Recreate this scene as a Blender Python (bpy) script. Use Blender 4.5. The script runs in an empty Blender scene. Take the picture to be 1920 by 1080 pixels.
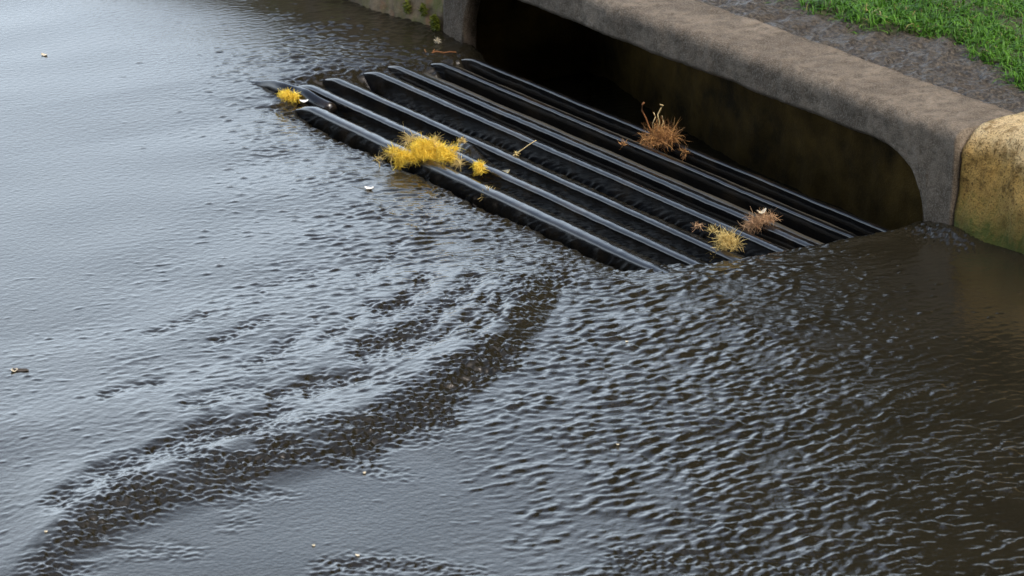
import bpy, bmesh, math, random
import numpy as np
from mathutils import Vector, noise as mnoise
random.seed(7); rng = np.random.default_rng(11)
SC = bpy.context.scene; COL = SC.collection
# ------------------------------------------------------------------ camera model
FPX = 6770.0; PITCH = math.radians(18.4); TH = math.radians(32.0); CH = 1.6
SP, CP = math.sin(PITCH), math.cos(PITCH)
FV = np.array([-math.cos(TH), math.sin(TH)]); RV = np.array([math.sin(TH), math.cos(TH)])
CAM = np.array([4.54480171, -2.8399073, CH])
def at(px, py, z=0.0, y=None):
    """pixel of the 1920x1080 photograph -> world point on the plane z=.. or y=.."""
    r = (px-960)/FPX; u = -(py-540)/FPX
    F = CP+u*SP; Z = -SP+u*CP
    d = np.array([r*RV[0]+F*FV[0], r*RV[1]+F*FV[1], Z])
    t = (z-CH)/Z if y is None else (y-CAM[1])/d[1]
    return CAM+d*t
def FR(p): return float(p[0]*FV[0]+p[1]*FV[1]), float(p[0]*RV[0]+p[1]*RV[1])

# ------------------------------------------------------------------ helpers
def tag(o, label=None, cat=None, group=None, kind=None):
    if label: o['label'] = label
    if cat: o['category'] = cat
    if group: o['group'] = group
    if kind: o['kind'] = kind
    return o
def link(name, me, mat=None, parent=None, smooth=True):
    if mat: me.materials.append(mat)
    if smooth: me.polygons.foreach_set('use_smooth', [True]*len(me.polygons))
    o = bpy.data.objects.new(name, me); COL.objects.link(o)
    if parent: o.parent = parent
    return o
def pymesh(name, v, f):
    me = bpy.data.meshes.new(name); me.from_pydata([tuple(map(float, p)) for p in v], [], f); me.update(); return me
def empty(name, loc, label, cat, group=None):
    o = bpy.data.objects.new(name, None); COL.objects.link(o); o.location = loc
    o.empty_display_size = 0.05
    return tag(o, label, cat, group)

class NT:
    def __init__(s, name):
        s.m = bpy.data.materials.new(name); s.m.use_nodes = True
        s.t = s.m.node_tree; s.b = s.t.nodes['Principled BSDF']; s.co = None
    def n(s, typ, **k):
        nd = s.t.nodes.new(typ)
        for a, v in k.items():
            if a in nd.inputs: nd.inputs[a].default_value = v
            else: setattr(nd, a, v)
        return nd
    def l(s, a, b): s.t.links.new(a, b)
    def coord(s):
        if not s.co: s.co = s.n('ShaderNodeNewGeometry')
        return s.co.outputs['Position']
    def mapped(s, scale=(1,1,1), rot=(0,0,0)):
        mp = s.n('ShaderNodeMapping'); mp.inputs['Scale'].default_value = scale; mp.inputs['Rotation'].default_value = rot
        s.l(s.coord(), mp.inputs['Vector']); return mp.outputs[0]
    def noise(s, scale, detail=4, rough=.55, vec=None, dist=0):
        nd = s.n('ShaderNodeTexNoise'); nd.inputs['Scale'].default_value = scale
        nd.inputs['Detail'].default_value = detail; nd.inputs['Roughness'].default_value = rough
        nd.inputs['Distortion'].default_value = dist
        s.l(vec or s.coord(), nd.inputs['Vector']); return nd.outputs['Fac']
    def ramp(s, fac, *stops):
        r = s.n('ShaderNodeValToRGB'); e = r.color_ramp.elements
        while len(e) < len(stops): e.new(0.5)
        for el, (p, c) in zip(e, stops):
            el.position = p; el.color = (c, c, c, 1) if isinstance(c, (int, float)) else (*c, 1)
        s.l(fac, r.inputs[0]); return r.outputs[0]
    def mix(s, fac, a, b, mode='MIX'):
        m = s.n('ShaderNodeMix', data_type='RGBA', blend_type=mode)
        for sock, v in ((m.inputs[0], fac), (m.inputs[6], a), (m.inputs[7], b)):
            if isinstance(v, (int, float)): sock.default_value = v
            elif isinstance(v, tuple): sock.default_value = (*v, 1)
            else: s.l(v, sock)
        return m.outputs[2]
    def bump(s, h, strength, dist, prev=None):
        b = s.n('ShaderNodeBump'); b.inputs['Strength'].default_value = strength; b.inputs['Distance'].default_value = dist
        s.l(h, b.inputs['Height'])
        if prev is not None: s.l(prev, b.inputs['Normal'])
        return b.outputs[0]
    def set(s, **k):
        for a, v in k.items():
            i = s.b.inputs[a.replace('_', ' ')]
            if isinstance(v, (int, float)): i.default_value = v
            elif isinstance(v, tuple): i.default_value = (*v, 1)
            else: s.l(v, i)
        return s

# ------------------------------------------------------------------ materials
def mat_water():
    w = NT('runoff_water')
    spk = w.ramp(w.noise(300, 2, .7), (.60, 0.0), (.74, 1.0))
    big = w.noise(9, 5, .6)
    col = w.mix(big, (.0075, .0066, .0042), (.020, .0170, .0100))
    col = w.mix(spk, col, (.036, .032, .024))
    fine = w.noise(150, 3, .6, w.mapped((1, 1, 1)))
    nb = w.bump(fine, .22, .0022)
    w.set(Base_Color=col, Roughness=.07, IOR=1.36, Normal=nb)
    return w.m
def mat_bar():
    w = NT('wet_black_iron')
    n1 = w.noise(60, 5, .65); n2 = w.noise(14, 4, .6)
    col = w.mix(w.ramp(n2, (.5, 0.), (.72, 1.)), (.006, .006, .006), (.022, .016, .010))
    rg = w.ramp(n1, (.3, .06), (.75, .22))
    w.set(Base_Color=col, Roughness=rg, IOR=1.5, Normal=w.bump(n1, .12, .002))
    return w.m
def mat_ledge():
    w = NT('silted_iron')
    col = w.mix(w.noise(50, 4), (.022, .018, .010), (.060, .050, .030))
    w.set(Base_Color=col, Roughness=.45, Normal=w.bump(w.noise(120, 3), .4, .003)); return w.m
def mat_concrete():
    w = NT('weathered_concrete')
    big = w.noise(7, 6, .62); mid = w.noise(45, 5, .65); fine = w.noise(420, 3, .7)
    col = w.mix(w.ramp(big, (.32, 0.), (.68, 1.)), (.060, .043, .026), (.185, .147, .104))
    col = w.mix(w.ramp(mid, (.36, .85), (.58, 0.)), col, (.045, .032, .017))
    col = w.mix(w.ramp(fine, (.45, 0.), (.72, .5)), col, (.30, .265, .215))
    vo = w.n('ShaderNodeTexVoronoi', Scale=160.); w.l(w.coord(), vo.inputs['Vector'])
    pores = w.ramp(vo.outputs['Distance'], (.08, 0.), (.22, 1.))
    col = w.mix(.45, col, w.mix(pores, (.2, .2, .2), (1., 1., 1.)), 'MULTIPLY')
    nb = w.bump(mid, .55, .008); nb = w.bump(fine, .6, .0025, nb)
    w.set(Base_Color=col, Roughness=.8, Normal=nb, Specular_IOR_Level=.3); return w.m
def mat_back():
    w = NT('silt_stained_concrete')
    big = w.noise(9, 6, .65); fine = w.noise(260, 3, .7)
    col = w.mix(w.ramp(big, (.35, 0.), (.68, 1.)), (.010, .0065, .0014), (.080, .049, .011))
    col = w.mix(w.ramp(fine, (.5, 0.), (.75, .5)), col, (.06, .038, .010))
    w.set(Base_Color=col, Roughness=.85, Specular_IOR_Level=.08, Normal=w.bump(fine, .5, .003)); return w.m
def mat_ochre():
    w = NT('ochre_kerb_paint')
    big = w.noise(8, 6, .65); mid = w.noise(70, 5, .7); fine = w.noise(330, 3, .7)
    col = w.mix(w.ramp(big, (.3, 0.), (.7, 1.)), (.52, .30, .07), (.68, .45, .14))
    sep = w.n('ShaderNodeSeparateXYZ'); w.l(w.coord(), sep.inputs[0])
    # bare, rubbed top edge and dirt-pitted flank; moss band creeping up from the waterline
    m1 = w.n('ShaderNodeMath', operation='MULTIPLY_ADD'); w.l(big, m1.inputs[0]); m1.inputs[1].default_value = .10; w.l(sep.outputs[2], m1.inputs[2])
    col = w.mix(w.ramp(m1.outputs[0], (.19, 0.), (.235, 1.)), col, (.68, .52, .28))
    col = w.mix(w.ramp(mid, (.48, 0.), (.64, .8)), col, (.17, .095, .02))
    col = w.mix(w.ramp(fine, (.52, 0.), (.64, .85)), col, (.10, .06, .016))
    m2 = w.n('ShaderNodeMath', operation='MULTIPLY_ADD'); w.l(mid, m2.inputs[0]); m2.inputs[1].default_value = .13; w.l(sep.outputs[2], m2.inputs[2])
    col = w.mix(w.ramp(m2.outputs[0], (.105, 1.), (.172, 0.)), col, w.mix(fine, (.035, .05, .008), (.12, .13, .02)))
    nb = w.bump(mid, .9, .012); nb = w.bump(fine, .9, .005, nb)
    w.set(Base_Color=col, Roughness=.85, Normal=nb, Specular_IOR_Level=.25); return w.m
def mat_mossy():
    w = NT('mossy_concrete')
    big = w.noise(14, 6, .65); mid = w.noise(60, 5, .7); fine = w.noise(330, 3, .7)
    col = w.mix(w.ramp(mid, (.35, 0.), (.68, 1.)), (.10, .075, .04), (.25, .18, .10))
    col = w.mix(w.ramp(big, (.46, 0.), (.60, .85)), col, w.mix(fine, (.06, .07, .01), (.19, .19, .035)))
    col = w.mix(w.ramp(w.noise(26, 5, .6), (.56, 0.), (.68, .7)), col, (.26, .12, .05))
    nb = w.bump(mid, .6, .008); nb = w.bump(fine, .6, .003, nb)
    w.set(Base_Color=col, Roughness=.85, Normal=nb); return w.m
def mat_pave():
    w = NT('wet_aggregate')
    v = w.mapped((1, 1, 1))
    mid = w.noise(48, 5, .65); fine = w.noise(170, 4, .7)
    col = w.mix(w.ramp(fine, (.42, 0.), (.68, 1.)), (.020, .0165, .012), (.14, .118, .085))
    col = w.mix(w.ramp(w.noise(7, 5, .6), (.45, 0.), (.7, .5)), col, (.05, .036, .022))
    nb = w.bump(mid, .8, .014); nb = w.bump(fine, .9, .008, nb)
    w.set(Base_Color=col, Roughness=w.ramp(mid, (.3, .22), (.7, .65)), Normal=nb); return w.m
def simple(name, c1, c2, scale=40, rough=.6, **k):
    w = NT(name); col = w.mix(w.ramp(w.noise(scale, 4, .6), (.35, 0.), (.65, 1.)), c1, c2)
    w.set(Base_Color=col, Roughness=rough, **k); return w.m
def leafy(name, c1, c2, scale, rough=.5, trans=.25, dead=None):
    w = NT(name)
    oi = w.n('ShaderNodeAttribute', attribute_name='tone')
    c = w.mix(oi.outputs['Fac'], c1, c2)
    if dead: c = w.mix(w.ramp(oi.outputs['Fac'], (.955, 0.), (.96, 1.)), c, dead)
    c = w.mix(w.ramp(w.noise(scale, 4, .6), (.35, 0.), (.65, .5)), c, c1)
    w.set(Base_Color=c, Roughness=rough, Specular_IOR_Level=.3)
    tr = w.n('ShaderNodeBsdfTranslucent'); w.l(c, tr.inputs[0])
    mx = w.n('ShaderNodeMixShader'); mx.inputs[0].default_value = trans
    w.l(w.b.outputs[0], mx.inputs[1]); w.l(tr.outputs[0], mx.inputs[2])
    w.l(mx.outputs[0], w.t.nodes['Material Output'].inputs[0]); return w.m

M = dict(water=mat_water(), bar=mat_bar(), ledge=mat_ledge(), conc=mat_concrete(), back=mat_back(), ochre=mat_ochre(),
         moss=mat_mossy(), pave=mat_pave(),
         soil=simple('dark_soil', (.028, .024, .010), (.045, .055, .016), 22, .9),
         road=simple('asphalt', (.04, .04, .04), (.07, .068, .062), 120, .8),
         grass=leafy('grass_blades', (.024, .082, .008), (.145, .34, .03), 12, dead=(.34, .27, .11)),
         leaf=leafy('tree_leaves', (.014, .028, .008), (.04, .06, .016), 2, .5, .15),
         bark=simple('bark', (.03, .024, .018), (.08, .065, .05), 9, .9),
         yellow=leafy('yellow_petals', (.76, .50, .03), (.95, .85, .18), 60, .6, .3),
         ochrefl=leafy('straw_petals', (.46, .32, .09), (.82, .69, .32), 60, .6, .3),
         rust=leafy('rusty_rootlets', (.20, .085, .03), (.66, .38, .14), 60, .7, .15),
         brown=leafy('brown_rootlets', (.26, .14, .07), (.68, .47, .27), 60, .7, .15),
         straw=simple('dry_straw', (.32, .24, .10), (.62, .50, .26), 80, .6),
         cream=simple('cream_petal', (.42, .36, .24), (.66, .60, .46), 90, .5),
         white=simple('white_petal', (.75, .72, .64), (.86, .84, .78), 90, .45),
         olive=simple('olive_leaf', (.12, .10, .04), (.26, .22, .10), 60, .4),
         weed=leafy('weed_leaves', (.07, .085, .008), (.24, .27, .03), 60, .5, .3))

# ------------------------------------------------------------------ water field
F0, F1, R0, R1 = -1.95, 1.40, -1.15, 1.05
DF, DR = .0031, .0022
fc = np.arange(F0, F1, DF); rc = np.arange(R0, R1, DR)
nF, nR = len(fc), len(rc)
kF = np.fft.fftfreq(nF, DF)[:, None]*2*np.pi; kR = np.fft.rfftfreq(nR, DR)[None, :]*2*np.pi
kk = np.hypot(kF, kR)+1e-9
def band(lam, bw, seed, ang=None, spread=.6, iso=.15):
    """random waves round one wavelength; unit rms slope along the view-depth axis"""
    g = np.random.default_rng(seed).standard_normal((nF, nR))
    s = np.exp(-(np.log(kk*lam/(2*np.pi))/bw)**2)
    if ang is not None:
        a = np.arctan2(np.broadcast_to(kF, kk.shape), np.broadcast_to(kR, kk.shape))
        da = (a-ang+np.pi/2) % np.pi-np.pi/2
        s = s*(iso+np.exp(-(da/spread)**2))
    h = np.fft.irfft2(np.fft.rfft2(g)*s, s=(nF, nR))
    return h/np.gradient(h, DF, axis=0).std()
Fg, Rg = np.meshgrid(fc, rc, indexing='ij')
Xg = Fg*FV[0]+Rg*RV[0]; Yg = Fg*FV[1]+Rg*RV[1]
# low-resolution lattice for smooth control maps
lf = np.linspace(F0, F1, 120); lr = np.linspace(R0, R1, 100)
LF, LR = np.meshgrid(lf, lr, indexing='ij')
def upsample(a):
    i = np.clip((fc-F0)/(F1-F0)*119, 0, 118.999); j = np.clip((rc-R0)/(R1-R0)*99, 0, 98.999)
    i0, j0 = i.astype(int), j.astype(int); fi, fj = (i-i0)[:, None], (j-j0)[None, :]
    return (a[i0][:, j0]*(1-fi)*(1-fj)+a[i0+1][:, j0]*fi*(1-fj)+a[i0][:, j0+1]*(1-fi)*fj+a[i0+1][:, j0+1]*fi*fj)
AN = .30    # depth is foreshortened: distances along it count for less
def shepard(pts, sig=.075):
    num = np.zeros_like(LF); den = np.zeros_like(LF)+1e-12
    for x, y, v in pts:
        f, r = FR(at(x, y)); d2 = ((LF-f)*AN)**2+(LR-r)**2
        w = 1/(d2/sig**2+.02)**2.2
        num += w*v; den += w
    return upsample(num/den)
CHOP = [(60,60,.03),(100,250,.02),(100,450,.03),(300,330,.04),(300,150,.10),(330,60,.08),(480,60,.25),(560,30,.45),(640,60,1.),(450,150,.45),(700,110,1.),(760,80,1.),(600,90,.9),
 (400,220,.25),(540,240,.5),(600,350,.45),(660,290,.6),(500,420,.3),(700,450,.65),(800,450,.85),(400,480,.22),(300,600,.22),(100,560,.12),(100,680,.30),(250,700,.42),(180,620,.28),(350,520,.32),(420,680,.5),(180,860,.36),
 (400,600,.42),(550,560,.48),(700,560,.55),(850,540,.55),(950,430,.9),(120,780,.28),(300,800,.4),(500,720,.55),(600,650,.5),(700,720,.5),
 (100,900,.28),(500,985,.05),(650,960,.06),(800,910,.14),(330,1060,.04),(900,1000,.22),(720,1040,.10),(600,1060,.10),(930,880,.5),(1000,790,.75),(960,700,.75),
 (1100,700,.9),(1200,620,1.),(1300,800,1.05),(1500,720,.95),(1400,930,.95),(1150,900,.9),(1700,800,.6),(1800,600,.35),(1860,500,.25),(1820,1000,.6),
 (1600,570,.5),(1020,960,.55),(1000,620,.8),(1150,1040,.55),(1100,560,.8),(1250,540,.8),(1420,520,.7),(1700,480,.35),(1500,1050,.9)]
A = shepard(CHOP)
wang = math.atan2(.83, -.50)
n1 = band(.028, .50, 1, wang, .6, .30)
n1b = band(.025, .55, 12, wang-.75, .7, .35)
nL = band(.42, .5, 13); nL = np.clip(.5+.5*nL/nL.std(), 0, 1)
n2 = band(.019, .45, 2, wang, .8, .35)
n3 = band(.036, .40, 3)
n0 = band(.34, .5, 4, wang, .9, .3)
def upto(v, t, s): return s*np.logaddexp(0, (v-t)/s)
nb = band(.13, .5, 9); nb = nb/nb.std()
n1 = n1*np.sqrt(1-.75*nL)+n1b*np.sqrt(.15+.75*nL)
A = A*(1+.28*np.clip(nb, -1.6, 1.6)*np.clip(A*1.5, 0, 1))
sd1 = n1.std(); q = n1/sd1; n1 = n1/np.gradient(n1, DF, axis=0).std()*1.; sd1 = n1.std()
thr = np.interp(A, [0, .1, .3, .6, 1.1], [3.3, 2.35, 1.4, .2, -2.5])
h = .100*np.interp(A, [0, .05, .2, .5, 1.1], [.6, 1.0, 1.3, 1.3, 1.2])*sd1*upto(q, thr, .22)
h += n2*(.004+.058*np.clip(A, 0, 1.2)**1.2)+n3*.045*np.clip(A-.2, 0, 1)
h += .014*n0*np.clip(.25+A, 0, 1)

def polydist(pts, z=0.):
    P = [FR(at(x, y, z)) for x, y in pts]; best = np.full_like(LF, 9.); side = np.zeros_like(LF); frac = np.zeros_like(LF); nseg = len(P)-1; si = 0
    for (a, b), (c, d) in zip(P[:-1], P[1:]):
        vx, vy = (c-a)*AN, d-b; L = vx*vx+vy*vy
        px, py = (LF-a)*AN, LR-b
        t = np.clip((px*vx+py*vy)/L, 0, 1); ex, ey = px-t*vx, py-t*vy
        dd = np.hypot(ex, ey); m = dd < best
        best = np.where(m, dd, best); side = np.where(m, np.sign(vx*py-vy*px), side); frac = np.where(m, (si+t)/nseg, frac); si += 1
    return upsample(best), upsample(best*side), upsample(frac)
PX = CAM[0]/FPX*0+5.35/FPX    # metres per photo pixel at the grate
RIDGES = [([(0,1130),(110,1050),(210,985),(330,935),(430,903),(560,868),(680,828),(770,786),(850,742),(920,690),(975,640),(1012,580),(1032,530),(1045,480)], 36, .020, 1.0),
 ([(70,990),(150,930),(230,890),(310,868),(400,840),(480,808),(560,780)], 16, .006, .8),
 ([(640,690),(720,668),(780,638),(830,600),(870,560),(900,500)], 20, .0078, 1.),
 ([(690,620),(740,590),(790,550),(815,500)], 16, .006, .9), ([(590,660),(650,625),(700,575)], 8, .004, .6), ([(660,540),(720,500),(752,455)], 9, .004, .6), ([(960,660),(905,720),(830,765)], 7, .003, .5), ([(740,690),(830,655),(890,610),(925,560)], 8, .004, .65), ([(620,720),(560,748),(500,765)], 7, .003, .6), ([(860,470),(872,430),(868,400)], 14, .004, .7), ([(380,660),(450,630),(520,600)], 6, .003, .55), ([(260,640),(330,615),(400,598)], 5, .003, .5), ([(180,760),(250,738),(320,722)], 5, .003, .5), ([(880,660),(935,610),(960,560)], 10, .004, .6), ([(700,420),(728,395),(740,370)], 13, .004, .6), ([(440,700),(500,680),(560,655)], 7, .004, .55), ([(270,870),(350,835),(440,800)], 8, .004, .6), ([(560,760),(640,735),(700,715)], 9, .004, .6),
 ([(785,450),(800,390),(830,350)], 18, .006, .6),
 ([(920,520),(935,460),(930,430)], 20, .005, .5),
 ([(1120,1052),(1250,1066),(1420,1080),(1600,1092)], 12, .004, .7),
 ([(570,1080),(700,1066),(800,1070),(930,1088)], 9, .0025, .5),
 ([(600,610),(560,640),(490,680)], 9, .004, .35),([(470,560),(540,525),(620,515)], 7, .004, .3),([(330,780),(420,750),(520,742)], 8, .004, .35)]
n4 = band(.022, .75, 5, math.pi/2, .9, .6)
n6 = band(.0115, .4, 8)
n5 = band(.048, .4, 6, math.pi/2, .8, .3)
for pts, hw, H, tb in RIDGES:
    if hw < 12: hw *= 1.3; tb = min(.8, tb*1.3)
    d, sgn, fr_ = polydist(pts)
    wob = np.clip(1+.30*np.clip(n0/n0.std(), -1.5, 1.5)+.22*nb, .35, 2.)
    thin = hw < 21
    if thin: wob = 1+.35*(wob-1)
    m = np.exp(-(d/(hw*PX*wob))**2.4)*(np.clip(1.0+.12*nb, .5, 1.3) if thin else np.clip(.94+.28*nb, .25, 1.3))*np.clip(fr_/.1+.02, 0, 1)*np.clip((1-fr_)/.1+.05, 0, 1)
    h = h*(1-.5*m*tb)+m*tb*(.21*n4+.09*n5+.17*n6)
    # step: the ridge stands higher on its far side and sinks slowly behind it
    if H > .008:
        s = -sgn/(hw*PX); t_ = np.clip((s+1)/2, 0, 1); P_ = t_*t_*(3-2*t_)*np.exp(-np.clip(s-1, 0, None)/5)
        h += .68*H*P_*np.clip(fr_/.08, 0, 1)*np.clip((1-fr_)/.2, 0, 1)
    h += .08*H*np.exp(-(d/(hw*PX*1.6))**2)
# smooth level of the stream
lx = np.array([-1.5, -.75, -.5, .3, .6, 1.0, 2.0]); lz = np.array([.012, .011, .005, .004, .024, .034, .040])
def level(x, y):
    return np.interp(x, lx, lz)*np.clip((y+.9)/1.1, .15, 1)
z = level(Xg, Yg)+h+n6*.30*np.exp(-((Xg-.67)/.09)**2-((Yg-.31)/.035)**2)
# a collar of water shouldering against the kerb at the downstream jamb
for (x, y, dx, dy, a) in ((.660, .330, .075, .024, .016), (.80, .35, .10, .02, .008), (-.80, .335, .12, .02, .006), (.60, .25, .02, .12, .006)):
    z += a*np.exp(-((Xg-x)/dx)**2-((Yg-y)/dy)**2)
# ---- the hole: water tips over the rim and drops into the sump
HX0, HX1, HY0 = -.655, .560, -.126
jit = n5/n5.std()*.006+n0/n0.std()*.010
left = Xg-(HX0+.13*np.clip((.0-Yg)/.09, 0, 1)**2)+jit
right = np.interp(Yg, [-.12, -.08, .03, .3], [.505, .515, .560, .585])-Xg+.5*jit
front = (Yg-HY0)+.45*jit
k = .012
din = -k*np.logaddexp(np.logaddexp(-np.clip(left, -.5, .5)/k, -np.clip(right, -.5, .5)/k), -np.clip(front, -.5, .5)/k)
inside = np.clip(din, 0, None)
soft = np.where(left < np.minimum(right, front)+.02, .060, .016)
fall = inside**2/(2*soft)+inside*.25
z += (.14*n2+.10*n6)*np.exp(-(din/.025)**2)
z = z-.007*np.exp(-np.clip(-din, 0, None)/.04)-fall
pit = np.interp(Yg, [-.125, -.107, -.085, .03, .10, .16, .3], [-.032, -.032, -.009, -.011, -.017, -.047, -.075])-.012*np.clip((-.25-Xg)/.2, 0, 1)*np.clip((Yg+.1)/.03, 0, 1)+n1*.07+n2*.09+n4*.03
pit -= .25*np.clip((-din-.004)/.04, 0, 1)
slosh = np.clip((Yg-.348)/.03, 0, 1)
z = z*(1-slosh)-.09*slosh
pit = np.where(slosh > 0, pit*(1-slosh)+(-.075+.35*(pit+.075))*slosh, pit)
e = .006
z = e*np.logaddexp(np.clip(z, -2, 2)/e, pit/e)
# a swell breaking over the third bar
bx, by, _ = at(880, 262, .012)
z += .017*np.exp(-((Xg-bx)/.045)**2-((Yg-by)/.018)**2)
# fade random waves out at the border, then stretch coarse tails outwards
edge = np.minimum.reduce([Fg-F0, F1-Fg, Rg-R0, R1-Rg]); ef = np.clip(edge/.12, 0, 1); ef = ef*ef*(3-2*ef)
z = z*ef+level(Xg, Yg)*(1-ef)
def tails(c, d0, far):
    t = [d0]
    while sum(t) < far: t.append(t[-1]*1.35)
    t = np.cumsum(t); return np.concatenate([(c[0]-t)[::-1], c, c[-1]+t]), len(t)
fa, pf = tails(fc, DF, 40); ra, pr = tails(rc, DR, 40)
Z = np.pad(z, ((pf, pf), (pr, pr)), mode='edge')
FA, RA = np.meshgrid(fa, ra, indexing='ij'); XA = FA*FV[0]+RA*RV[0]; YA = FA*FV[1]+RA*RV[1]
core = np.zeros_like(Z); core[pf:pf+nF, pr:pr+nR] = 1
Z = np.where(core > 0, Z, level(np.clip(XA, -1.5, 2), YA))
keep = (YA < .48) | ((YA < 1.1) & (XA > -.78) & (XA < .66))
idx = np.arange(Z.size).reshape(Z.shape)
fk = keep[:-1, :-1] | keep[1:, :-1] | keep[:-1, 1:] | keep[1:, 1:]
quads = np.stack([idx[:-1, :-1], idx[:-1, 1:], idx[1:, 1:], idx[1:, :-1]], -1)[fk]
used = np.unique(quads); remap = np.full(Z.size, -1, np.int64); remap[used] = np.arange(len(used)); quads = remap[quads]
co = np.stack([XA.ravel()[used], YA.ravel()[used], Z.ravel()[used]], -1).astype(np.float32)
def bigmesh(name, co, quads):
    me = bpy.data.meshes.new(name); me.vertices.add(len(co)); me.vertices.foreach_set('co', co.ravel())
    n = len(quads); me.loops.add(n*4); me.loops.foreach_set('vertex_index', quads.astype(np.int32).ravel())
    me.polygons.add(n); me.polygons.foreach_set('loop_start', np.arange(0, n*4, 4, dtype=np.int32))
    me.polygons.foreach_set('use_smooth', np.ones(n, bool))
    me.update(calc_edges=True); return me
# face winding: make normals point up
a, b, c = co[quads[0, 0]], co[quads[0, 1]], co[quads[0, 2]]
if np.cross(b-a, c-b)[2] < 0: quads = quads[:, ::-1]
water = link('water', bigmesh('water', co, quads), M['water'], smooth=False); tag(water, kind='structure')
def zwater(x, y):
    f, r = FR((x, y)); i = int((f-F0)/DF); j = int((r-R0)/DR)
    return float(z[max(0, min(nF-1, i)), max(0, min(nR-1, j))])
def on_water(px, py, lift=0.):
    p = at(px, py, .005)
    for _ in range(3): p = at(px, py, zwater(p[0], p[1])+lift)
    return p

# ------------------------------------------------------------------ road, verge, pavement
YK = .335
def sheet(name, x0, x1, y0, y1, zz, mat):
    return tag(link(name, pymesh(name, [(x0, y0, zz), (x1, y0, zz), (x1, y1, zz), (x0, y1, zz)], [(0, 1, 2, 3)]), mat, smooth=False), kind='structure')
sheet('road', -150, 150, -150, 2, -.22, M['road'])
def nz(x, y, zz, s, seed=0): return mnoise.fractal(Vector((x*s+seed, y*s-seed, zz*s)), .9, 2.1, 5)
def grid_sheet(name, xs, ys, zf, mat, kind='structure'):
    v = [(x, y, zf(x, y)) for y in ys for x in xs]; nx = len(xs)
    f = [(j*nx+i, j*nx+i+1, (j+1)*nx+i+1, (j+1)*nx+i) for j in range(len(ys)-1) for i in range(nx-1)]
    return tag(link(name, pymesh(name, v, f), mat), kind=kind)
KT = .181
def pave_z(x, y):
    return KT-.003+.0075*nz(x, y, 0, 24)+.0035*nz(x, y, 0, 85, 3)+.006*nz(x, y, 0, 5, 9)-.010*math.exp(-((y-.435)/.012)**2)
grid_sheet('pavement', list(np.linspace(-1.6, 1.6, 520)), list(np.linspace(.425, .80, 90)), pave_z, M['pave'])
def edge_y(x):
    pts = [(-9, .66), (-.25, .62), (-.11, .595), (0.0, .585), (.13, .588), (.20, .62), (.245, .655), (.27, .655), (.30, .635), (.355, .618), (.42, .612), (.475, .585), (.55, .56), (9, .56)]
    return float(np.interp(x, [p[0] for p in pts], [p[1] for p in pts]))+.022*nz(x, 0, 0, 18)+.012*nz(x, 3, 0, 55)
ys = np.concatenate([np.linspace(.455, 1.6, 68), np.linspace(1.7, 6, 20), np.geomspace(6.5, 150, 14)])
xs = np.concatenate([-np.geomspace(150, 1.7, 20), np.linspace(-1.6, 1.6, 160), np.geomspace(1.7, 150, 20)])
def verge_z(x, y):
    e = max(0., min(1., (y-edge_y(x)+.03)/.06)) if abs(x) < 1.7 else 1.
    return KT-.035+.042*e*e*(3-2*e)+.02*min(1., max(0., y-.7))+.006*nz(x, y, 0, 7)+.02*min(1, max(0, (y-1.5)))*nz(x, y, 0, .7)
grid_sheet('ground', list(xs), list(ys), verge_z, M['soil'])
# grass: nobody could count it
def blades(n, xr, yfun, lmin, lmax, width, edge_bias=False):
    V, Fc, T = [], [], []
    for _ in range(n):
        x = random.uniform(*xr); y = yfun(x)
        if y is None: continue
        L = random.uniform(lmin, lmax); az = random.uniform(0, 6.283); lean = random.uniform(.15, 1.6)
        dx, dy = math.cos(az), math.sin(az); w = width*random.uniform(.6, 1.3); px, py = -dy*w/2, dx*w/2
        z0 = verge_z(x, y)-.004; t = (.98 if random.random() < .035 else random.random()*.62)+.3*max(0, min(1, .5+nz(x, y, 0, 9, 2)))
        pts = [(0, 0, 1), (.40*L*lean*.5, .46*L, .95), (.72*L*lean, .80*L*(1-.25*lean), .7), (L*lean, .92*L*(1-.42*lean), .12)]
        b = len(V)
        for (o, zz, ww) in pts:
            V.append((x+dx*o-px*ww, y+dy*o-py*ww, z0+zz)); V.append((x+dx*o+px*ww, y+dy*o+py*ww, z0+zz))
        for i in range(3): Fc.append((b+2*i, b+2*i+1, b+2*i+3, b+2*i+2)); T += [t]*4
    me = pymesh('grass', V, Fc)
    at_ = me.attributes.new('tone', 'FLOAT', 'CORNER'); at_.data.foreach_set('value', T); return me
def ydense(x):
    e = edge_y(x); d = random.random()**1.25*.95
    if nz(x, e+d, 0, 8, 5) < -.16 and random.random() < .8: return None
    return e+d-.006
def ywide(x):
    if -.95 < x < .9: return edge_y(x)+.85+random.random()**1.8*7
    return edge_y(x)+(random.random()**2.2*8)
me3 = blades(45000, (-2.6, 2.4), lambda x: (edge_y(x)+random.random()*1.6) if not -.98 < x < .93 else edge_y(x)+.85+random.random()*.8, .015, .04, .0045)
me1 = blades(80000, (-1.0, .95), ydense, .008, .028, .0023)
tag(link('grass', me1, M['grass']), 'short bright green grass growing over the verge beside the pavement', 'grass', kind='stuff')
tag(link('grass', me3, M['grass']), 'short green grass either side of the mown patch behind the inlet', 'grass', kind='stuff')
me2 = blades(40000, (-9, 9), ywide, .03, .065, .009)
tag(link('grass', me2, M['grass']), 'longer green grass further back on the verge', 'grass', kind='stuff')

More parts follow.
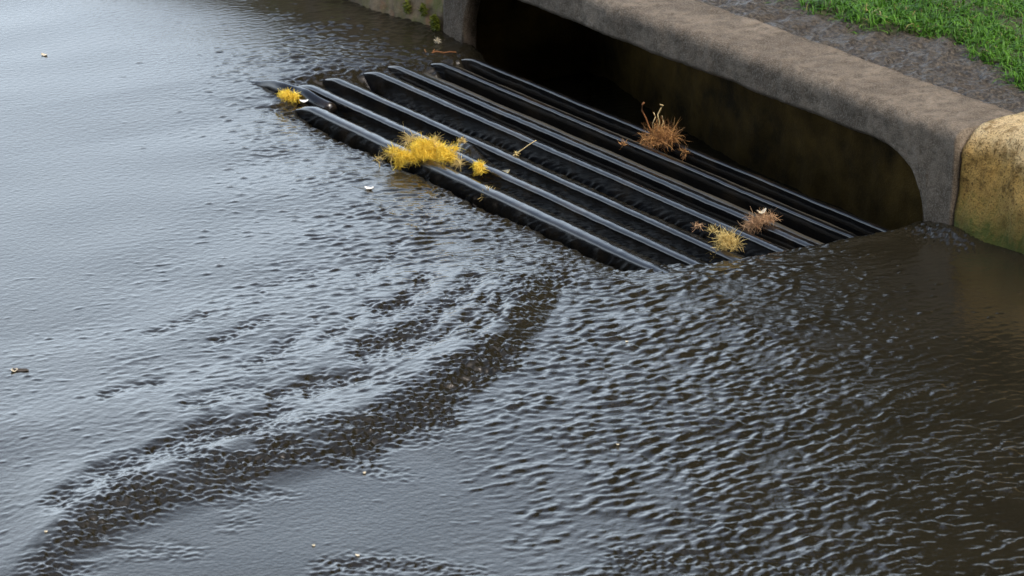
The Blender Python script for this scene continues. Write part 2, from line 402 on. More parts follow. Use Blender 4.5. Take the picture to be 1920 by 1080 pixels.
# ------------------------------------------------------------------ kerb pieces (profile swept along the kerb)
def sweep_kerb(name, mat, xs, zu, y0, top, rad, depth, batter, rough, label, cat, face_n=12, arc_n=8, top_n=8, hollow=False, back_drop=None):
    V, Fc = [], []; cnt = None
    for x in xs:
        yy, tp = y0(x), top(x); u = zu(x); P = []
        if hollow: P += [(yy+depth, max(u, .116)), (yy+.034, max(u, .112)), (yy+.028, u+.001), (yy+.008, u+.002)]
        base = u+.008 if hollow else u
        zt = tp-rad
        for i in range(face_n+1):
            t = i/face_n; zz = base+(zt-base)*t; P.append((yy+batter*max(0, zz)/tp, zz))
        for i in range(1, arc_n+1):
            a = math.pi/2*i/arc_n; P.append((yy+batter*zt/tp+rad*(1-math.cos(a)), zt+rad*math.sin(a)))
        ylast = P[-1][0]
        for i in range(1, top_n+1): P.append((ylast+(yy+depth-ylast)*i/top_n, tp+.004*i/top_n))
        P.append((yy+depth+.002, tp-.06))
        if not hollow: P.append((yy+depth, u))
        cnt = len(P)
        for (y, zz) in P:
            s = nz(x, y, zz, 14)*rough+nz(x, y, zz, 60, 4)*rough*.35
            V.append((x+.25*s, y+s, zz+.6*s))
    m = len(xs)
    for i in range(m-1):
        for j in range(cnt-1):
            Fc.append((i*cnt+j, (i+1)*cnt+j, (i+1)*cnt+j+1, i*cnt+j+1))
        if hollow: Fc.append((i*cnt+cnt-1, (i+1)*cnt+cnt-1, (i+1)*cnt, i*cnt))
    Fc.append(tuple(range(cnt))); Fc.append(tuple((m-1)*cnt+j for j in reversed(range(cnt))))
    me = pymesh(name, V, Fc)
    bm = bmesh.new(); bm.from_mesh(me); bmesh.ops.recalc_face_normals(bm, faces=bm.faces); bm.to_mesh(me); bm.free()
    o = link(name, me, mat)
    return tag(o, label, cat)
OX0, OX1, OZ = -.705, .597, .121
def zu_lintel(x):
    a0, a1, bb = .05, .13, .15
    if x <= OX0 or x >= OX1: return -.14
    if x < OX0+a0: return OZ-bb*(1-math.sqrt(max(0, 1-((OX0+a0-x)/a0)**2)))-(.11 if x < OX0+.002 else 0)
    if x > OX1-a1:
        return OZ-.10*(1-math.sqrt(max(0, 1-((x-(OX1-a1))/a1)**2)))
    return OZ
lx_ = sorted(set([round(float(v), 5) for v in np.concatenate([np.linspace(-.765, OX0-.002, 10), OX0+.05*np.linspace(0, 1, 16)**2+.0001, np.linspace(-.65, .43, 190), OX1-.17*np.linspace(0, 1, 40)**2-.0001, [OX1+.001], np.linspace(OX1+.006, .660, 12)])]))
lintel = sweep_kerb('drain_inlet', M['conc'], lx_, zu_lintel, lambda x: YK+.0015*math.sin(x*9), lambda x: KT, .020, .125, .004, .0022,
    'weathered grey concrete drain inlet lintel with a long rounded opening above the iron grate', 'drain inlet', hollow=True)
xs_r = list(np.linspace(.665, 3.2, 360)); xs_l = list(np.linspace(-4.5, -.772, 420))
sweep_kerb('kerb_stone', M['ochre'], xs_r, lambda x: -.14, lambda x: YK-.004+.16*min(.25, max(0, x-.70))**1.5, lambda x: KT+.010+.014*min(1, max(0, (x-.68)/.15)), .05, .19, .028, .010,
    'ochre yellow kerb stone with moss at its foot, right of the drain inlet', 'kerb', face_n=18, arc_n=12)
sweep_kerb('kerb_stone', M['moss'], xs_l, lambda x: -.14, lambda x: YK-.004+.010*math.sin(x*7), lambda x: KT-.002, .03, .13, .012, .007,
    'brown mossy concrete kerb stone with small weeds, left of the drain inlet', 'kerb', face_n=18)
# sump chamber behind and below the opening
def box_inside():
    v = []; x0, x1, z0, z1 = -.74, .64, -.20, .132
    def yb(x):
        return .462+.03*(.64-x)+.20*max(0., -x-.05)**1.25
    nx, nzz = 140, 26
    for j in range(nzz+1):
        for i in range(nx+1):
            x = x0+(x1-x0)*i/nx; zz = z0+(z1-z0)*j/nzz
            v.append((x, yb(x)+.006*nz(x, 0, zz, 12)+.003*nz(x, 1, zz, 50), zz))
    f = [(j*(nx+1)+i, j*(nx+1)+i+1, (j+1)*(nx+1)+i+1, (j+1)*(nx+1)+i) for j in range(nzz) for i in range(nx)]
    b = len(v); v += [(x0, .362, z0), (x0, 1.06, z0), (x0, 1.06, z1), (x0, .362, z1)]; f.append((b, b+1, b+2, b+3))
    b = len(v); v += [(x1, .37, z0), (x1, .50, z0), (x1, .50, z1), (x1, .37, z1)]; f.append((b+3, b+2, b+1, b))
    b = len(v); v += [(x0, .40, z1+.001), (x1, .40, z1+.001), (x1, 1.06, z1+.001), (x0, 1.06, z1+.001)]; f.append((b+3, b+2, b+1, b))
    return pymesh('chamber_wall', v, f)
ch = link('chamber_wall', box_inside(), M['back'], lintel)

# ------------------------------------------------------------------ grate
def tube_path(pts, radii, nseg=10, flat=1.0, up=(0, 0, 1)):
    V, Fc = [], []; pts = [Vector(p) for p in pts]; n = len(pts)
    for i, p in enumerate(pts):
        d = (pts[min(i+1, n-1)]-pts[max(i-1, 0)]).normalized(); s = d.cross(Vector(up))
        if s.length < 1e-3: s = d.cross(Vector((1, 0, 0)))
        s.normalize(); w = s.cross(d)
        for k_ in range(nseg):
            a = 2*math.pi*k_/nseg; V.append(p+s*math.cos(a)*radii[i]+w*math.sin(a)*radii[i]*flat)
    for i in range(n-1):
        for k_ in range(nseg):
            Fc.append((i*nseg+k_, i*nseg+(k_+1) % nseg, (i+1)*nseg+(k_+1) % nseg, (i+1)*nseg+k_))
    Fc.append(tuple(reversed(range(nseg)))); Fc.append(tuple((n-1)*nseg+k_ for k_ in range(nseg)))
    return V, Fc
BZ = .012
ends = [((565,195),(1237,503)),((557,152),(1327,494)),((615,138),(1402,491)),((700,125),(1477,477)),((725,115),(1543,461)),((815,109),(1609,446)),((870,102),(1654,427))]
grate = empty('drain_grate', (0, .12, -.03), 'black wet iron storm drain grate of seven long bars in front of the kerb opening', 'drain grate')
def gate_bar(x0, x1, y, top, hw, depth, seed, dip=0., dipx=0.):
    """round-headed bar: a U-turned profile swept along x with wet, pitted irregularity"""
    V, Fc = [], []; xs = np.linspace(x0, x1, 150); prof = []
    for i in range(13):
        a = math.pi*i/12; ca, sa = -math.cos(a), math.sin(a)
        prof.append((math.copysign(abs(ca)**.72, ca)*hw, (sa**.62)*hw*.72))
    prof = [(-hw*.6, -depth), (-hw*.8, -depth*.62), (-hw*.94, -depth*.3)]+prof+[(hw*.94, -depth*.3), (hw*.8, -depth*.62), (hw*.6, -depth)]
    cnt = len(prof)
    for x in xs:
        e0 = max(0, 1-(x-x0)/.085); e1 = max(0, 1-(x1-x)/.03)
        drop = .026*e0**1.6+.006*e1**2; sc = 1-.35*e0**3-.2*e1**3
        wav = .0008*nz(x, y, 0, 5, seed)+.00025*nz(x, y, 0, 40, seed)
        wid = 1+.07*nz(x, y, 1, 6, seed)+.025*nz(x, y, 2, 45, seed)
        for (py, pz) in prof:
            s = .0003*nz(x, py*3, pz*3, 60, seed)
            V.append((x-grate.location.x, y+py*sc*wid+.5*wav+s-grate.location.y, top-hw*.72+pz*sc+wav-drop+s-grate.location.z))
    n = len(xs)
    for i in range(n-1):
        for j in range(cnt-1): Fc.append((i*cnt+j, i*cnt+j+1, (i+1)*cnt+j+1, (i+1)*cnt+j))
    Fc.append(tuple(range(cnt))); Fc.append(tuple((n-1)*cnt+j for j in reversed(range(cnt))))
    me = pymesh('bar', V, Fc)
    bm = bmesh.new(); bm.from_mesh(me); bmesh.ops.recalc_face_normals(bm, faces=bm.faces); bm.to_mesh(me); bm.free()
    return link('bar', me, M['bar'], grate)
BY = []
for i, (l, r) in enumerate(ends):
    pl, pr_ = at(*l, BZ), at(*r, BZ); y = (pl[1]+pr_[1])/2; BY.append(y)
    x1 = pr_[0]+.06
    gate_bar(pl[0]-.045, x1, y, BZ+(.003 if i == 0 else 0), [.0112, .0096, .0088, .0088, .0096, .0067, .0060][i], .046, 10+i)
for i in range(7):   # silted ledges cast low between the bars
    if i in (0, 1, 2, 3): continue
    y = (BY[i]+BY[i-1])/2+.010 if i > 0 else BY[i]-.03
    V, Fc = [], []
    hw = .0055
    for x in np.linspace(-.66, .62, 60):
        w_ = .0015*nz(x, y, 0, 9, 31+i)
        for (py, pz) in ((-hw, -.03), (-hw, -.003), (-hw*.5, 0), (hw*.5, 0), (hw, -.003), (hw, -.03)):
            V.append((x-grate.location.x, y+py-grate.location.y, -.0065+pz+w_-grate.location.z))
    for q_ in range(59):
        for j in range(5): Fc.append((q_*6+j, q_*6+j+1, (q_+1)*6+j+1, (q_+1)*6+j))
    Fc.append(tuple(range(6))); Fc.append(tuple(59*6+j for j in reversed(range(6))))
    me = pymesh('ledge', V, Fc)
    bm = bmesh.new(); bm.from_mesh(me); bmesh.ops.recalc_face_normals(bm, faces=bm.faces); bm.to_mesh(me); bm.free()
    link('ledge', me, M['ledge'], grate, smooth=False)
# the broken stub at the upstream front corner
pa, pb = at(474, 153, .006), at(606, 190, .010)
pts = [np.array(pa)+(np.array(pb)-np.array(pa))*t for t in np.linspace(-.08, 1.1, 26)]
pts = [Vector(p)-grate.location-Vector((0, .002*math.sin(i*.7), -.003+.0012*math.sin(i*.6)+.014*(1-math.sin(max(.0, min(1, (i/25)))*math.pi)))) for i, p in enumerate(pts)]
V, Fc = tube_path(pts, [.0115*(1+.16*nz(i*.06, 0, 0, 5)) for i in range(26)], 12)
link('bar', pymesh('bar', V, Fc), M['bar'], grate)

# ------------------------------------------------------------------ debris caught on the bars
def strands(lobes, n, length, width, curl, up, seed, seg=5, drape=0., tang=0.):
    """many fine curved ribbons growing out of a few overlapping lobes; returns mesh"""
    rnd = random.Random(seed); V, Fc, T = [], [], []
    tot = sum(l[4] for l in lobes)
    for _ in range(n):
        t = rnd.random()*tot
        for lb in lobes:
            t -= lb[4]
            if t <= 0: break
        c, rx, ry, rz, _w = lb
        d = Vector((rnd.gauss(0, 1), rnd.gauss(0, 1), rnd.gauss(0, 1)+up)).normalized()
        rr = rnd.random()**.6
        p = Vector((c[0]+d.x*rx*rr, c[1]+d.y*ry*rr, c[2]+d.z*rz*rr))
        L = rnd.uniform(*length); dirv = (d*.35+Vector((rnd.gauss(0, .8), rnd.gauss(0, .8), rnd.gauss(0, .45)+up*.45))).normalized()
        if rnd.random() < tang:
            dirv = (d.cross(Vector((rnd.gauss(0, 1), rnd.gauss(0, 1), rnd.gauss(0, 1)))).normalized()+d*.12).normalized()
        bend = Vector((rnd.gauss(0, 1), rnd.gauss(0, 1), rnd.gauss(0, 1)-drape))*curl
        side = dirv.cross(Vector((rnd.gauss(0, 1), rnd.gauss(0, 1), rnd.gauss(0, 1)))).normalized()
        b = len(V); tone = rnd.random()*.75+.25*max(0, d.z); w = width*rnd.uniform(.6, 1.4)
        for i in range(seg+1):
            ww = w*(1-.75*(i/seg)**2)
            V.append(p+side*ww/2); V.append(p-side*ww/2)
            dirv = (dirv+bend*(1/seg)+Vector((rnd.gauss(0, .15), rnd.gauss(0, .15), rnd.gauss(0, .15)))*min(1, curl)).normalized(); p = p+dirv*L/seg
        for i in range(seg): Fc.append((b+2*i, b+2*i+1, b+2*i+3, b+2*i+2)); T += [tone]*4
    return V, Fc, T
def clump(name, mat, loc, lobes, n, length, width, curl, up, seed, label, cat, parent=None, **k):
    V, Fc, T = strands(lobes, n, length, width, curl, up, seed, **k)
    me = pymesh(name, V, Fc); a_ = me.attributes.new('tone', 'FLOAT', 'CORNER'); a_.data.foreach_set('value', T)
    o = link(name, me, mat, parent)
    if parent is None: o.location = loc
    if label: tag(o, label, cat)
    return o
S = PX
def RVv(px_right, px_up, depth=0.):   # local offset: right / up / away, in photo-pixel sizes
    return Vector((RV[0]*px_right*S+FV[0]*depth, RV[1]*px_right*S+FV[1]*depth, px_up*S/CP))
# big yellow clump
p0 = Vector(at(800, 306, .006))
rb = random.Random(77)
big = empty('yellow_blossom_clump', p0, 'large bright yellow clump of blossom caught on the front bar of the grate', 'blossom clump')
LB = [(RVv(0, 18), .028, .026, .016, 3), (RVv(-30, 16), .020, .02, .013, 1.6), (RVv(28, 10), .020, .02, .012, 1.6), (RVv(42, 20), .013, .014, .009, .9), (RVv(-8, 34), .017, .018, .011, 1.3), (RVv(-54, 8), .010, .014, .012, .9), (RVv(-62, 22), .006, .01, .008, .35)]
LB2 = []
for c_, rx_, ry_, rz_, w_ in LB:
    for _ in range(5):
        k2 = rb.uniform(.28, .55); LB2.append((c_+Vector((rb.gauss(0, .45)*rx_, rb.gauss(0, .45)*ry_, rb.gauss(0, .5)*rz_)), rx_*k2, ry_*k2, rz_*k2, w_))
clump('blossom', M['yellow'], None, LB2, 5600, (.006, .018), .00065, 2.8, .12, 21, None, None, parent=big, tang=.86)
for k_, (a0, b0, n_, l_) in enumerate(((-34, 46, 70, (.014, .030)), (-70, 16, 80, (.010, .024)), (60, 0, 90, (.010, .026)), (-92, 6, 40, (.008, .02)), (18, 44, 30, (.01, .02)))):
    clump('strand', M['ochrefl'], None, [(RVv(a0, b0), .008, .008, .005, 1)], n_, l_, .0007, 2.2, .4, 31+k_, None, None, parent=big)
clump('yellow_blossom_clump', M['yellow'], Vector(at(545, 186, .006)), [(RVv(-12, 8), .010, .012, .008, 1), (RVv(8, 3), .012, .012, .007, 1)], 700, (.005, .013), .0008, 2.2, .4, 41,
      'small yellow blossom clump on the submerged upstream corner of the grate', 'blossom clump', tang=.85)
clump('yellow_blossom_clump', M['yellow'], Vector(at(898, 322, .010)), [(RVv(0, 6), .0055, .007, .010, 1)], 420, (.006, .014), .0009, 1.6, .6, 42,
      'narrow upright yellow blossom tuft just right of the largest clump', 'blossom clump', tang=.85)
clump('blossom_scrap', M['ochrefl'], Vector(at(913, 366, .004)), [(RVv(0, 2), .006, .008, .007, 1)], 160, (.006, .012), .0011, .9, .5, 43,
      'pale greenish blossom scrap at the water edge below the front bar', 'blossom scrap')
clump('blossom_scrap', M['ochrefl'], Vector(at(866, 264, .014)), [(RVv(0, 0), .004, .005, .003, 1)], 90, (.004, .009), .0014, .9, .5, 44,
      'small pale blossom scrap on the bar behind the largest yellow clump', 'blossom scrap')
rt = empty('root_clump', Vector(at(1238, 266, .012)), 'rust brown root clump with tall pale stalks on the rearmost bars', 'root clump')
clump('rootlet', M['rust'], None, [(RVv(0, 8), .016, .016, .011, 2), (RVv(22, 8), .014, .014, .008, 1.1), (RVv(-22, 2), .013, .014, .009, 1), (RVv(0, 22), .011, .012, .008, .7)], 820, (.012, .034), .0007, 2.8, .15, 51, None, None, parent=rt, seg=7, tang=.5)
def stalk(par, pl, r0, r1, mat, name='stalk'):
    V, Fc = tube_path(pl, list(np.linspace(r0, r1, len(pl))), 6)
    return link(name, pymesh(name, V, Fc), mat, par)
stalk(rt, [RVv(-18, 10), RVv(-22, 28), RVv(-30, 48), RVv(-38, 62), RVv(-37, 74), RVv(-33, 78)], .0011, .0016, M['rust'])
stalk(rt, [RVv(-8, 20), RVv(-2, 38), RVv(-6, 54), RVv(0, 66), RVv(5, 72), RVv(-2, 74)], .0009, .0011, M['straw'])
stalk(rt, [RVv(-14, 18), RVv(-16, 36), RVv(-10, 50), RVv(-14, 58)], .0008, .0008, M['straw'])
stalk(rt, [RVv(-2, 20), RVv(6, 40), RVv(3, 52)], .0009, .0007, M['straw'])
clump('root_clump', M['rust'], Vector(at(1285, 286, .006)), [(RVv(0, 0), .006, .007, .004, 1)], 70, (.008, .014), .0008, 1.4, .2, 52,
      'tiny rusty root wisp on the rear bars right of the tall root clump', 'root clump')
clump('root_clump', M['rust'], Vector(at(1170, 270, .008)), [(RVv(0, 0), .007, .006, .003, 1)], 36, (.008, .014), .0007, 1.2, .5, 53,
      'thin straw coloured wisp on the bar left of the tall root clump', 'root clump')
bc = empty('root_clump', Vector(at(1427, 420, .012)), 'low brown root clump with a white petal on the third bar from the kerb', 'root clump')
clump('rootlet', M['brown'], None, [(RVv(-4, 6), .014, .014, .008, 2), (RVv(16, 10), .010, .010, .007, 1), (RVv(-20, -2), .008, .01, .005, .5)], 560, (.008, .022), .0007, 2.8, .2, 54, None, None, parent=bc, seg=6, tang=.7)
yc = empty('straw_clump', Vector(at(1358, 468, .010)), 'straw yellow blossom clump standing across the bars near the downstream end', 'blossom clump')
clump('blossom', M['ochrefl'], None, [(RVv(0, 18), .011, .012, .010, 2), (RVv(16, 12), .009, .010, .007, 1), (RVv(-8, -4), .007, .01, .011, 1)], 620, (.008, .022), .0008, 2.4, .3, 55, None, None, parent=yc, seg=6, tang=.7)
clump('strand', M['ochrefl'], None, [(RVv(-22, 32), .004, .005, .005, 1)], 26, (.008, .016), .0010, .9, .8, 56, None, None, parent=yc)
clump('root_clump', M['brown'], Vector(at(1308, 424, .004)), [(RVv(0, 0), .005, .006, .004, 1)], 50, (.006, .012), .0008, 1.3, .2, 57,
      'faint brown wisp between the bars left of the straw yellow clump', 'root clump')
# twig lying across two bars
tw = empty('twig', Vector(at(975, 284, .018)), 'thin straw coloured twig lying across two bars of the grate', 'twig')
stalk(tw, [RVv(-32, -20), RVv(-14, -8), RVv(2, 2), RVv(16, 12), RVv(32, 22)], .0010, .0007, M['straw'], 'stem')
clump('seed_head', M['ochrefl'], None, [(RVv(-6, -4), .004, .003, .002, 1)], 30, (.003, .007), .0010, .6, .2, 58, None, None, parent=tw)
# petals and leaf scraps
def petal(name, px, py, wpx, hpx, mat, seed, label, cat, lift=.001, z=None, fold=.35, parent=None, off=None, rot=0):
    rnd = random.Random(seed); V, Fc = [], []; n = 12
    a_, b_ = wpx*S/2, hpx*S/2/SP*.55
    rings = 4
    V.append(Vector((0, 0, .0006)))
    for r in range(1, rings+1):
        for i in range(n):
            t = 2*math.pi*i/n; k_ = r/rings; jr = 1+.18*math.sin(2*t+seed)+.10*rnd.uniform(-1, 1)*(r == rings)
            u_, v_ = math.cos(t)*a_*k_*jr, math.sin(t)*b_*k_*jr
            u_, v_ = u_*math.cos(rot)-v_*math.sin(rot), u_*math.sin(rot)+v_*math.cos(rot)
            zz = fold*(u_*u_/(a_+1e-9)+.4*v_*v_/(b_+1e-9))+.0004*rnd.uniform(-1, 1)
            V.append(Vector((RV[0]*u_+FV[0]*v_, RV[1]*u_+FV[1]*v_, zz)))
    m = len(V); V += [v-Vector((0, 0, .0009)) for v in V]
    for i in range(n):
        Fc.append((0, 1+i, 1+(i+1) % n))
        for r in range(rings-1):
            a0 = 1+r*n; Fc.append((a0+i, a0+n+i, a0+n+(i+1) % n, a0+(i+1) % n))
        a0 = 1+(rings-1)*n; Fc.append((a0+i, a0+i+m, a0+(i+1) % n+m, a0+(i+1) % n))
        Fc.append((m, m+1+(i+1) % n, m+1+i))
        for r in range(rings-1):
            a1 = m+1+r*n; Fc.append((a1+i, a1+(i+1) % n, a1+n+(i+1) % n, a1+n+i))
    o = link(name, pymesh(name, V, Fc), mat, parent)
    if parent is None:
        o.location = Vector(on_water(px, py, lift)) if z is None else Vector(at(px, py, z))
        tag(o, label, cat)
    else: o.location = off
    return o
petal('petal', 570, 190, 16, 9, M['white'], 1, 'white petal stuck at the upstream end of the front bar', 'petal', z=.012)
petal('petal', 692, 353, 15, 8, M['white'], 2, 'white petal floating on the rippled water left of the front bar', 'petal')
petal('petal', 83, 103, 14, 8, M['cream'], 3, 'pale petal afloat on the smooth bright water in the far upper left', 'petal')
lf_ = empty('floating_leaf', Vector(on_water(40, 694, .001)), 'curled brown leaf with a pale tip floating alone at the left edge', 'leaf')
petal('leaf_blade', 0, 0, 30, 6, M['bark'], 4, None, None, parent=lf_, off=RVv(0, 0), fold=.15)
petal('leaf_tip', 0, 0, 13, 7, M['cream'], 5, None, None, parent=lf_, off=RVv(-12, -1), fold=.6)
petal('submerged_leaf', 940, 326, 34, 15, M['olive'], 6, 'olive leaf half under water behind the narrow yellow tuft', 'leaf', z=.006)
petal('petal', 0, 0, 16, 12, M['cream'], 7, None, None, parent=bc, off=RVv(0, 20), fold=.8)
SP_ = [(670, 1041, 11, 'pale speck nearest the bottom edge, left of centre'), (588, 1022, 10, 'pale speck on the smooth water right below the big wave ridge'), (683, 886, 10, 'pale speck just below the dark wave ridge'),
       (86, 996, 8, 'pale speck beside the lower left end of the wave ridge'), (1175, 640, 7, 'tiny pale speck on the dark ripples below the grate'),
       (1158, 833, 7, 'tiny pale speck at the left side of the chopped ripples'), (960, 401, 8, 'pale speck at the lip of the front bar')]
for i, (x, y, w_, lb) in enumerate(SP_):
    petal('petal', x, y, w_*.58, w_*.30, M['cream'], 60+i, lb, 'petal fragment')
# left kerb foot: blossom, rootlets and weeds
clump('blossom_scrap', M['cream'], Vector(at(820, 80, .012)), [(RVv(0, 2), .005, .005, .004, 1)], 60, (.004, .008), .0016, .7, .4, 71,
      'cream blossom scrap at the foot of the mossy kerb', 'blossom scrap')
rs = empty('root_sprig', Vector(at(825, 98, .008)), 'reddish root sprig lying in the water against the inlet corner', 'root')
stalk(rs, [RVv(-36, -8), RVv(-22, -3), RVv(-8, 2), RVv(8, -1), RVv(22, 1), RVv(36, 0)], .0013, .0012, M['rust'], 'root')
stalk(rs, [RVv(-30, 0), RVv(-20, -4), RVv(-12, 6)], .0009, .0008, M['rust'], 'root')
stalk(rs, [RVv(-34, 6), RVv(-30, -2), RVv(-20, -6)], .0008, .0007, M['brown'], 'root')
for i, (x, yp, zz, sx, n_, lb) in enumerate(((812, 46, .045, 15, 300, 'brightest green weed tuft on the mossy kerb face, close to the inlet'), (790, 20, .07, 10, 130, 'thin green weed higher up on the mossy kerb face'), (760, 14, .035, 12, 90, 'dull green moss tuft at the waterline of the mossy kerb'))):
    y = YK-.008; p = Vector(at(x, yp, y=y))
    clump('weed', M['weed'], p, [(Vector((0, .004, 0)), sx*S*1.2, .004, sx*1.5*S, 1)], n_*3, (.002, .006), .0022, .8, .3, 80+i, lb, 'weed')

# ------------------------------------------------------------------ trees beyond the verge (seen mirrored in the water)
def tree(loc, hgt, rad, zc, seed, label):
    rnd = random.Random(seed); root = empty('broadleaf_tree', loc, label, 'tree', 'trees beyond the verge')
    V, Fc = [], []
    def add(pl, r0, r1, n=8):
        a_, f_ = tube_path(pl, list(np.linspace(r0, r1, len(pl))), n); b = len(V); V.extend(a_); Fc.extend([tuple(i+b for i in q_) for q_ in f_])
    add([(0, 0, -.2), (.03, 0, .6), (.06, .04, 1.4), (.02, .1, hgt*.6)], .17, .09)
    cl = []
    for i in range(16):
        az = i*2.4+rnd.random(); z0 = hgt*rnd.uniform(.16, .55); L = rad*rnd.uniform(.6, 1.)
        e_ = Vector((math.cos(az)*L, math.sin(az)*L, z0+rnd.uniform(.0, .45)*hgt)); add([(.04, .05, z0), (e_.x*.5, e_.y*.5, z0+(e_.z-z0)*.4), tuple(e_)], .05, .015, 6)
        cl.append((e_, rnd.uniform(.35, .7))); cl.append((Vector((e_.x*.55, e_.y*.55, z0+(e_.z-z0)*.5)), rnd.uniform(.35, .65)))
    for i in range(16):
        a2 = rnd.uniform(0, 6.28); rr = rad*math.sqrt(rnd.random())*.9; cl.append((Vector((math.cos(a2)*rr, math.sin(a2)*rr, rnd.uniform(zc, hgt))), rnd.uniform(.4, .75)))
    link('trunk', pymesh('trunk', V, Fc), M['bark'], root)
    V, Fc, T = [], [], []
    for c, r in cl:
        for _ in range(470):
            d = Vector((rnd.gauss(0, 1), rnd.gauss(0, 1), rnd.gauss(0, 1))).normalized()*r*rnd.random()**.4
            p = c+d; u_ = Vector((rnd.gauss(0, 1), rnd.gauss(0, 1), rnd.gauss(0, .6))).normalized(); v_ = u_.cross(Vector((rnd.gauss(0, 1), rnd.gauss(0, 1), rnd.gauss(0, 1)))).normalized()
            s = rnd.uniform(.05, .10); b = len(V); V += [p-u_*s, p+v_*s*.45, p+u_*s, p-v_*s*.45]; Fc.append((b, b+1, b+2, b+3)); T += [rnd.random()]*4
    me = pymesh('crown', V, Fc); at_ = me.attributes.new('tone', 'FLOAT', 'CORNER'); at_.data.foreach_set('value', T)
    link('crown', me, M['leaf'], root); return root
def fr_to_xy(f, r): return (f*FV[0]+r*RV[0], f*FV[1]+r*RV[1])
for (f, r, hgt, rad, sd, lb) in ((3.2, 1.75, 6.8, 1.4, 1, 'dark broadleaf tree standing nearest the road beyond the verge'), (4.6, 3.7, 7.5, 1.7, 2, 'tall dark broadleaf tree in the middle of the row'), (3.3, 4.9, 7.0, 1.7, 3, 'dark broadleaf tree furthest along the verge'), (1.8, 3.6, 5.5, 1.3, 4, 'low dark broadleaf tree beside the yellow kerb end'), (3.0, 1.78, 4.6, .85, 5, 'narrow dense dark tree at the left end of the row'), (3.9, 2.7, 5.4, 1.0, 6, 'dense dark tree squeezed between two taller trees')):
    x, y = fr_to_xy(f, r); t_ = tree((x, y, .2), hgt, rad, 1.0, sd, lb)

def copy_tree(root, loc, rz, sc, label):
    c = root.copy(); COL.objects.link(c); c.location = loc; c.rotation_euler.z = rz; c.scale = (sc, sc, sc); c['label'] = label; c['group'] = 'unseen trees added across the road'
    for k_ in root.children:
        d = k_.copy(); COL.objects.link(d); d.parent = c
for f, r, rz, sc_, lb in ((-9.6, -2.4, .5, 1.15, 'unseen tree added across the road to block low sky, left behind the viewer'), (-10.2, .9, 2.1, 1.25, 'unseen tree added across the road to block low sky, straight behind the viewer'), (-9.4, 4.2, 3.9, 1.15, 'unseen tree added across the road to block low sky, right behind the viewer'), (-6.5, -5.4, 5., 1.1, 'unseen tree added across the road to block low sky, far left of the viewer')):
    x, y = fr_to_xy(f, r); copy_tree(t_, (x, y, -.1), rz, sc_*1.25, lb)  # unseen trees, added to block low sky and darken kerb face and bars
# ------------------------------------------------------------------ light, sky, camera
w = bpy.data.worlds.new('World'); SC.world = w; w.use_nodes = True
nt = w.node_tree; bg = nt.nodes['Background']; sky = nt.nodes.new('ShaderNodeTexSky'); sky.sky_type = 'NISHITA'; sky.sun_disc = False
CLOUD_DIR = (-.965, -.25, .06); CLOUD_COL = (8.1, 9.4, 10.8)
SUN_EL, SUN_ROT = math.radians(51), math.radians(78)
sky.sun_elevation = SUN_EL; sky.sun_rotation = SUN_ROT; sky.air_density = 1.0; sky.dust_density = 4.5; sky.ozone_density = 1.0
# a pale bank of cloud low over the street, clear air above it
def wn(t, **k):
    n_ = nt.nodes.new(t)
    for a_, v_ in k.items(): setattr(n_, a_, v_)
    return n_
tc = wn('ShaderNodeTexCoord'); sx = wn('ShaderNodeSeparateXYZ'); nt.links.new(tc.outputs['Generated'], sx.inputs[0])
nz_ = wn('ShaderNodeTexNoise'); nz_.inputs['Scale'].default_value = 3.2; nz_.inputs['Detail'].default_value = 6; nz_.inputs['Roughness'].default_value = .55
mpn = wn('ShaderNodeMapping'); mpn.inputs['Scale'].default_value = (1, 1, 2.2); nt.links.new(tc.outputs['Generated'], mpn.inputs[0]); nt.links.new(mpn.outputs[0], nz_.inputs['Vector'])
def mth(op, a_, b_, c_=None):
    m_ = wn('ShaderNodeMath', operation=op)
    for i_, v_ in enumerate((a_, b_, c_)):
        if v_ is None: continue
        if isinstance(v_, (int, float)): m_.inputs[i_].default_value = v_
        else: nt.links.new(v_, m_.inputs[i_])
    return m_.outputs[0]
el_ = mth('MULTIPLY_ADD', nz_.outputs['Fac'], -.16, mth('ADD', sx.outputs[2], .08))
rmp = wn('ShaderNodeValToRGB'); e_ = rmp.color_ramp.elements
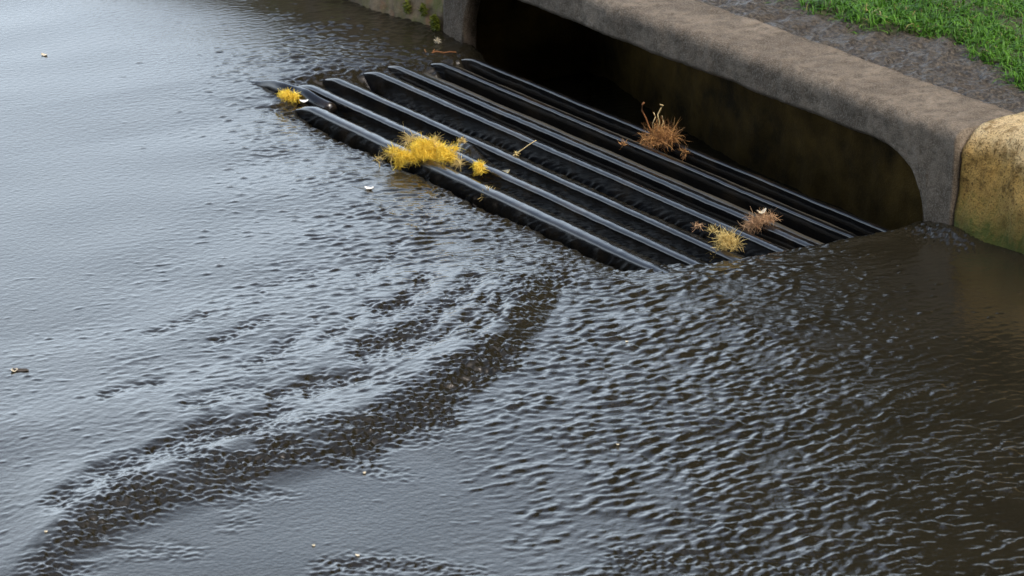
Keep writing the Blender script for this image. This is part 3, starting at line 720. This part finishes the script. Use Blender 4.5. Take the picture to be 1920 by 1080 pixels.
stops = ((.0, 1.), (.22, 1.), (.36, .66), (.50, .28), (.68, .08), (.85, .0))
while len(e_) < len(stops): e_.new(.5)
for q_, (p_, c_) in zip(e_, stops): q_.position = p_; q_.color = (c_, c_, c_, 1)
nt.links.new(el_, rmp.inputs[0])
dt = wn('ShaderNodeVectorMath', operation='DOT_PRODUCT'); nt.links.new(tc.outputs['Generated'], dt.inputs[0]); dt.inputs[1].default_value = CLOUD_DIR
mr = wn('ShaderNodeMapRange'); mr.interpolation_type = 'SMOOTHSTEP'; mr.inputs[1].default_value = .32; mr.inputs[2].default_value = .86; mr.inputs[3].default_value = .12; nt.links.new(dt.outputs['Value'], mr.inputs[0])
cm = wn('ShaderNodeMix', data_type='RGBA'); nt.links.new(mth('MULTIPLY', rmp.outputs[0], mr.outputs[0]), cm.inputs[0])
nt.links.new(sky.outputs[0], cm.inputs[6]); cm.inputs[7].default_value = (*CLOUD_COL, 1)
nt.links.new(cm.outputs[2], bg.inputs[0]); bg.inputs[1].default_value = .15
sl = bpy.data.lights.new('sun', 'SUN'); sl.energy = 1.15; sl.angle = math.radians(28); sl.color = (1, .96, .9)
so = bpy.data.objects.new('sun', sl); COL.objects.link(so)
sd = Vector((math.sin(SUN_ROT)*math.cos(SUN_EL), math.cos(SUN_ROT)*math.cos(SUN_EL), math.sin(SUN_EL)))
so.rotation_euler = sd.to_track_quat('Z', 'Y').to_euler()
cd = bpy.data.cameras.new('camera'); cam = bpy.data.objects.new('camera', cd); COL.objects.link(cam); SC.camera = cam
cd.sensor_width = 36; cd.lens = FPX/1920*36; cd.clip_start = .1; cd.clip_end = 600
cam.location = CAM
fw = Vector((FV[0]*CP, FV[1]*CP, -SP)); cam.rotation_euler = fw.to_track_quat('-Z', 'Y').to_euler()
cd.dof.use_dof = True; cd.dof.focus_distance = 5.25; cd.dof.aperture_fstop = 18
SC.view_settings.view_transform = 'Standard'; SC.view_settings.look = 'None'; SC.view_settings.exposure = 0.95; SC.view_settings.gamma = 1
SC.cycles.max_bounces = 6; SC.cycles.use_denoising = True
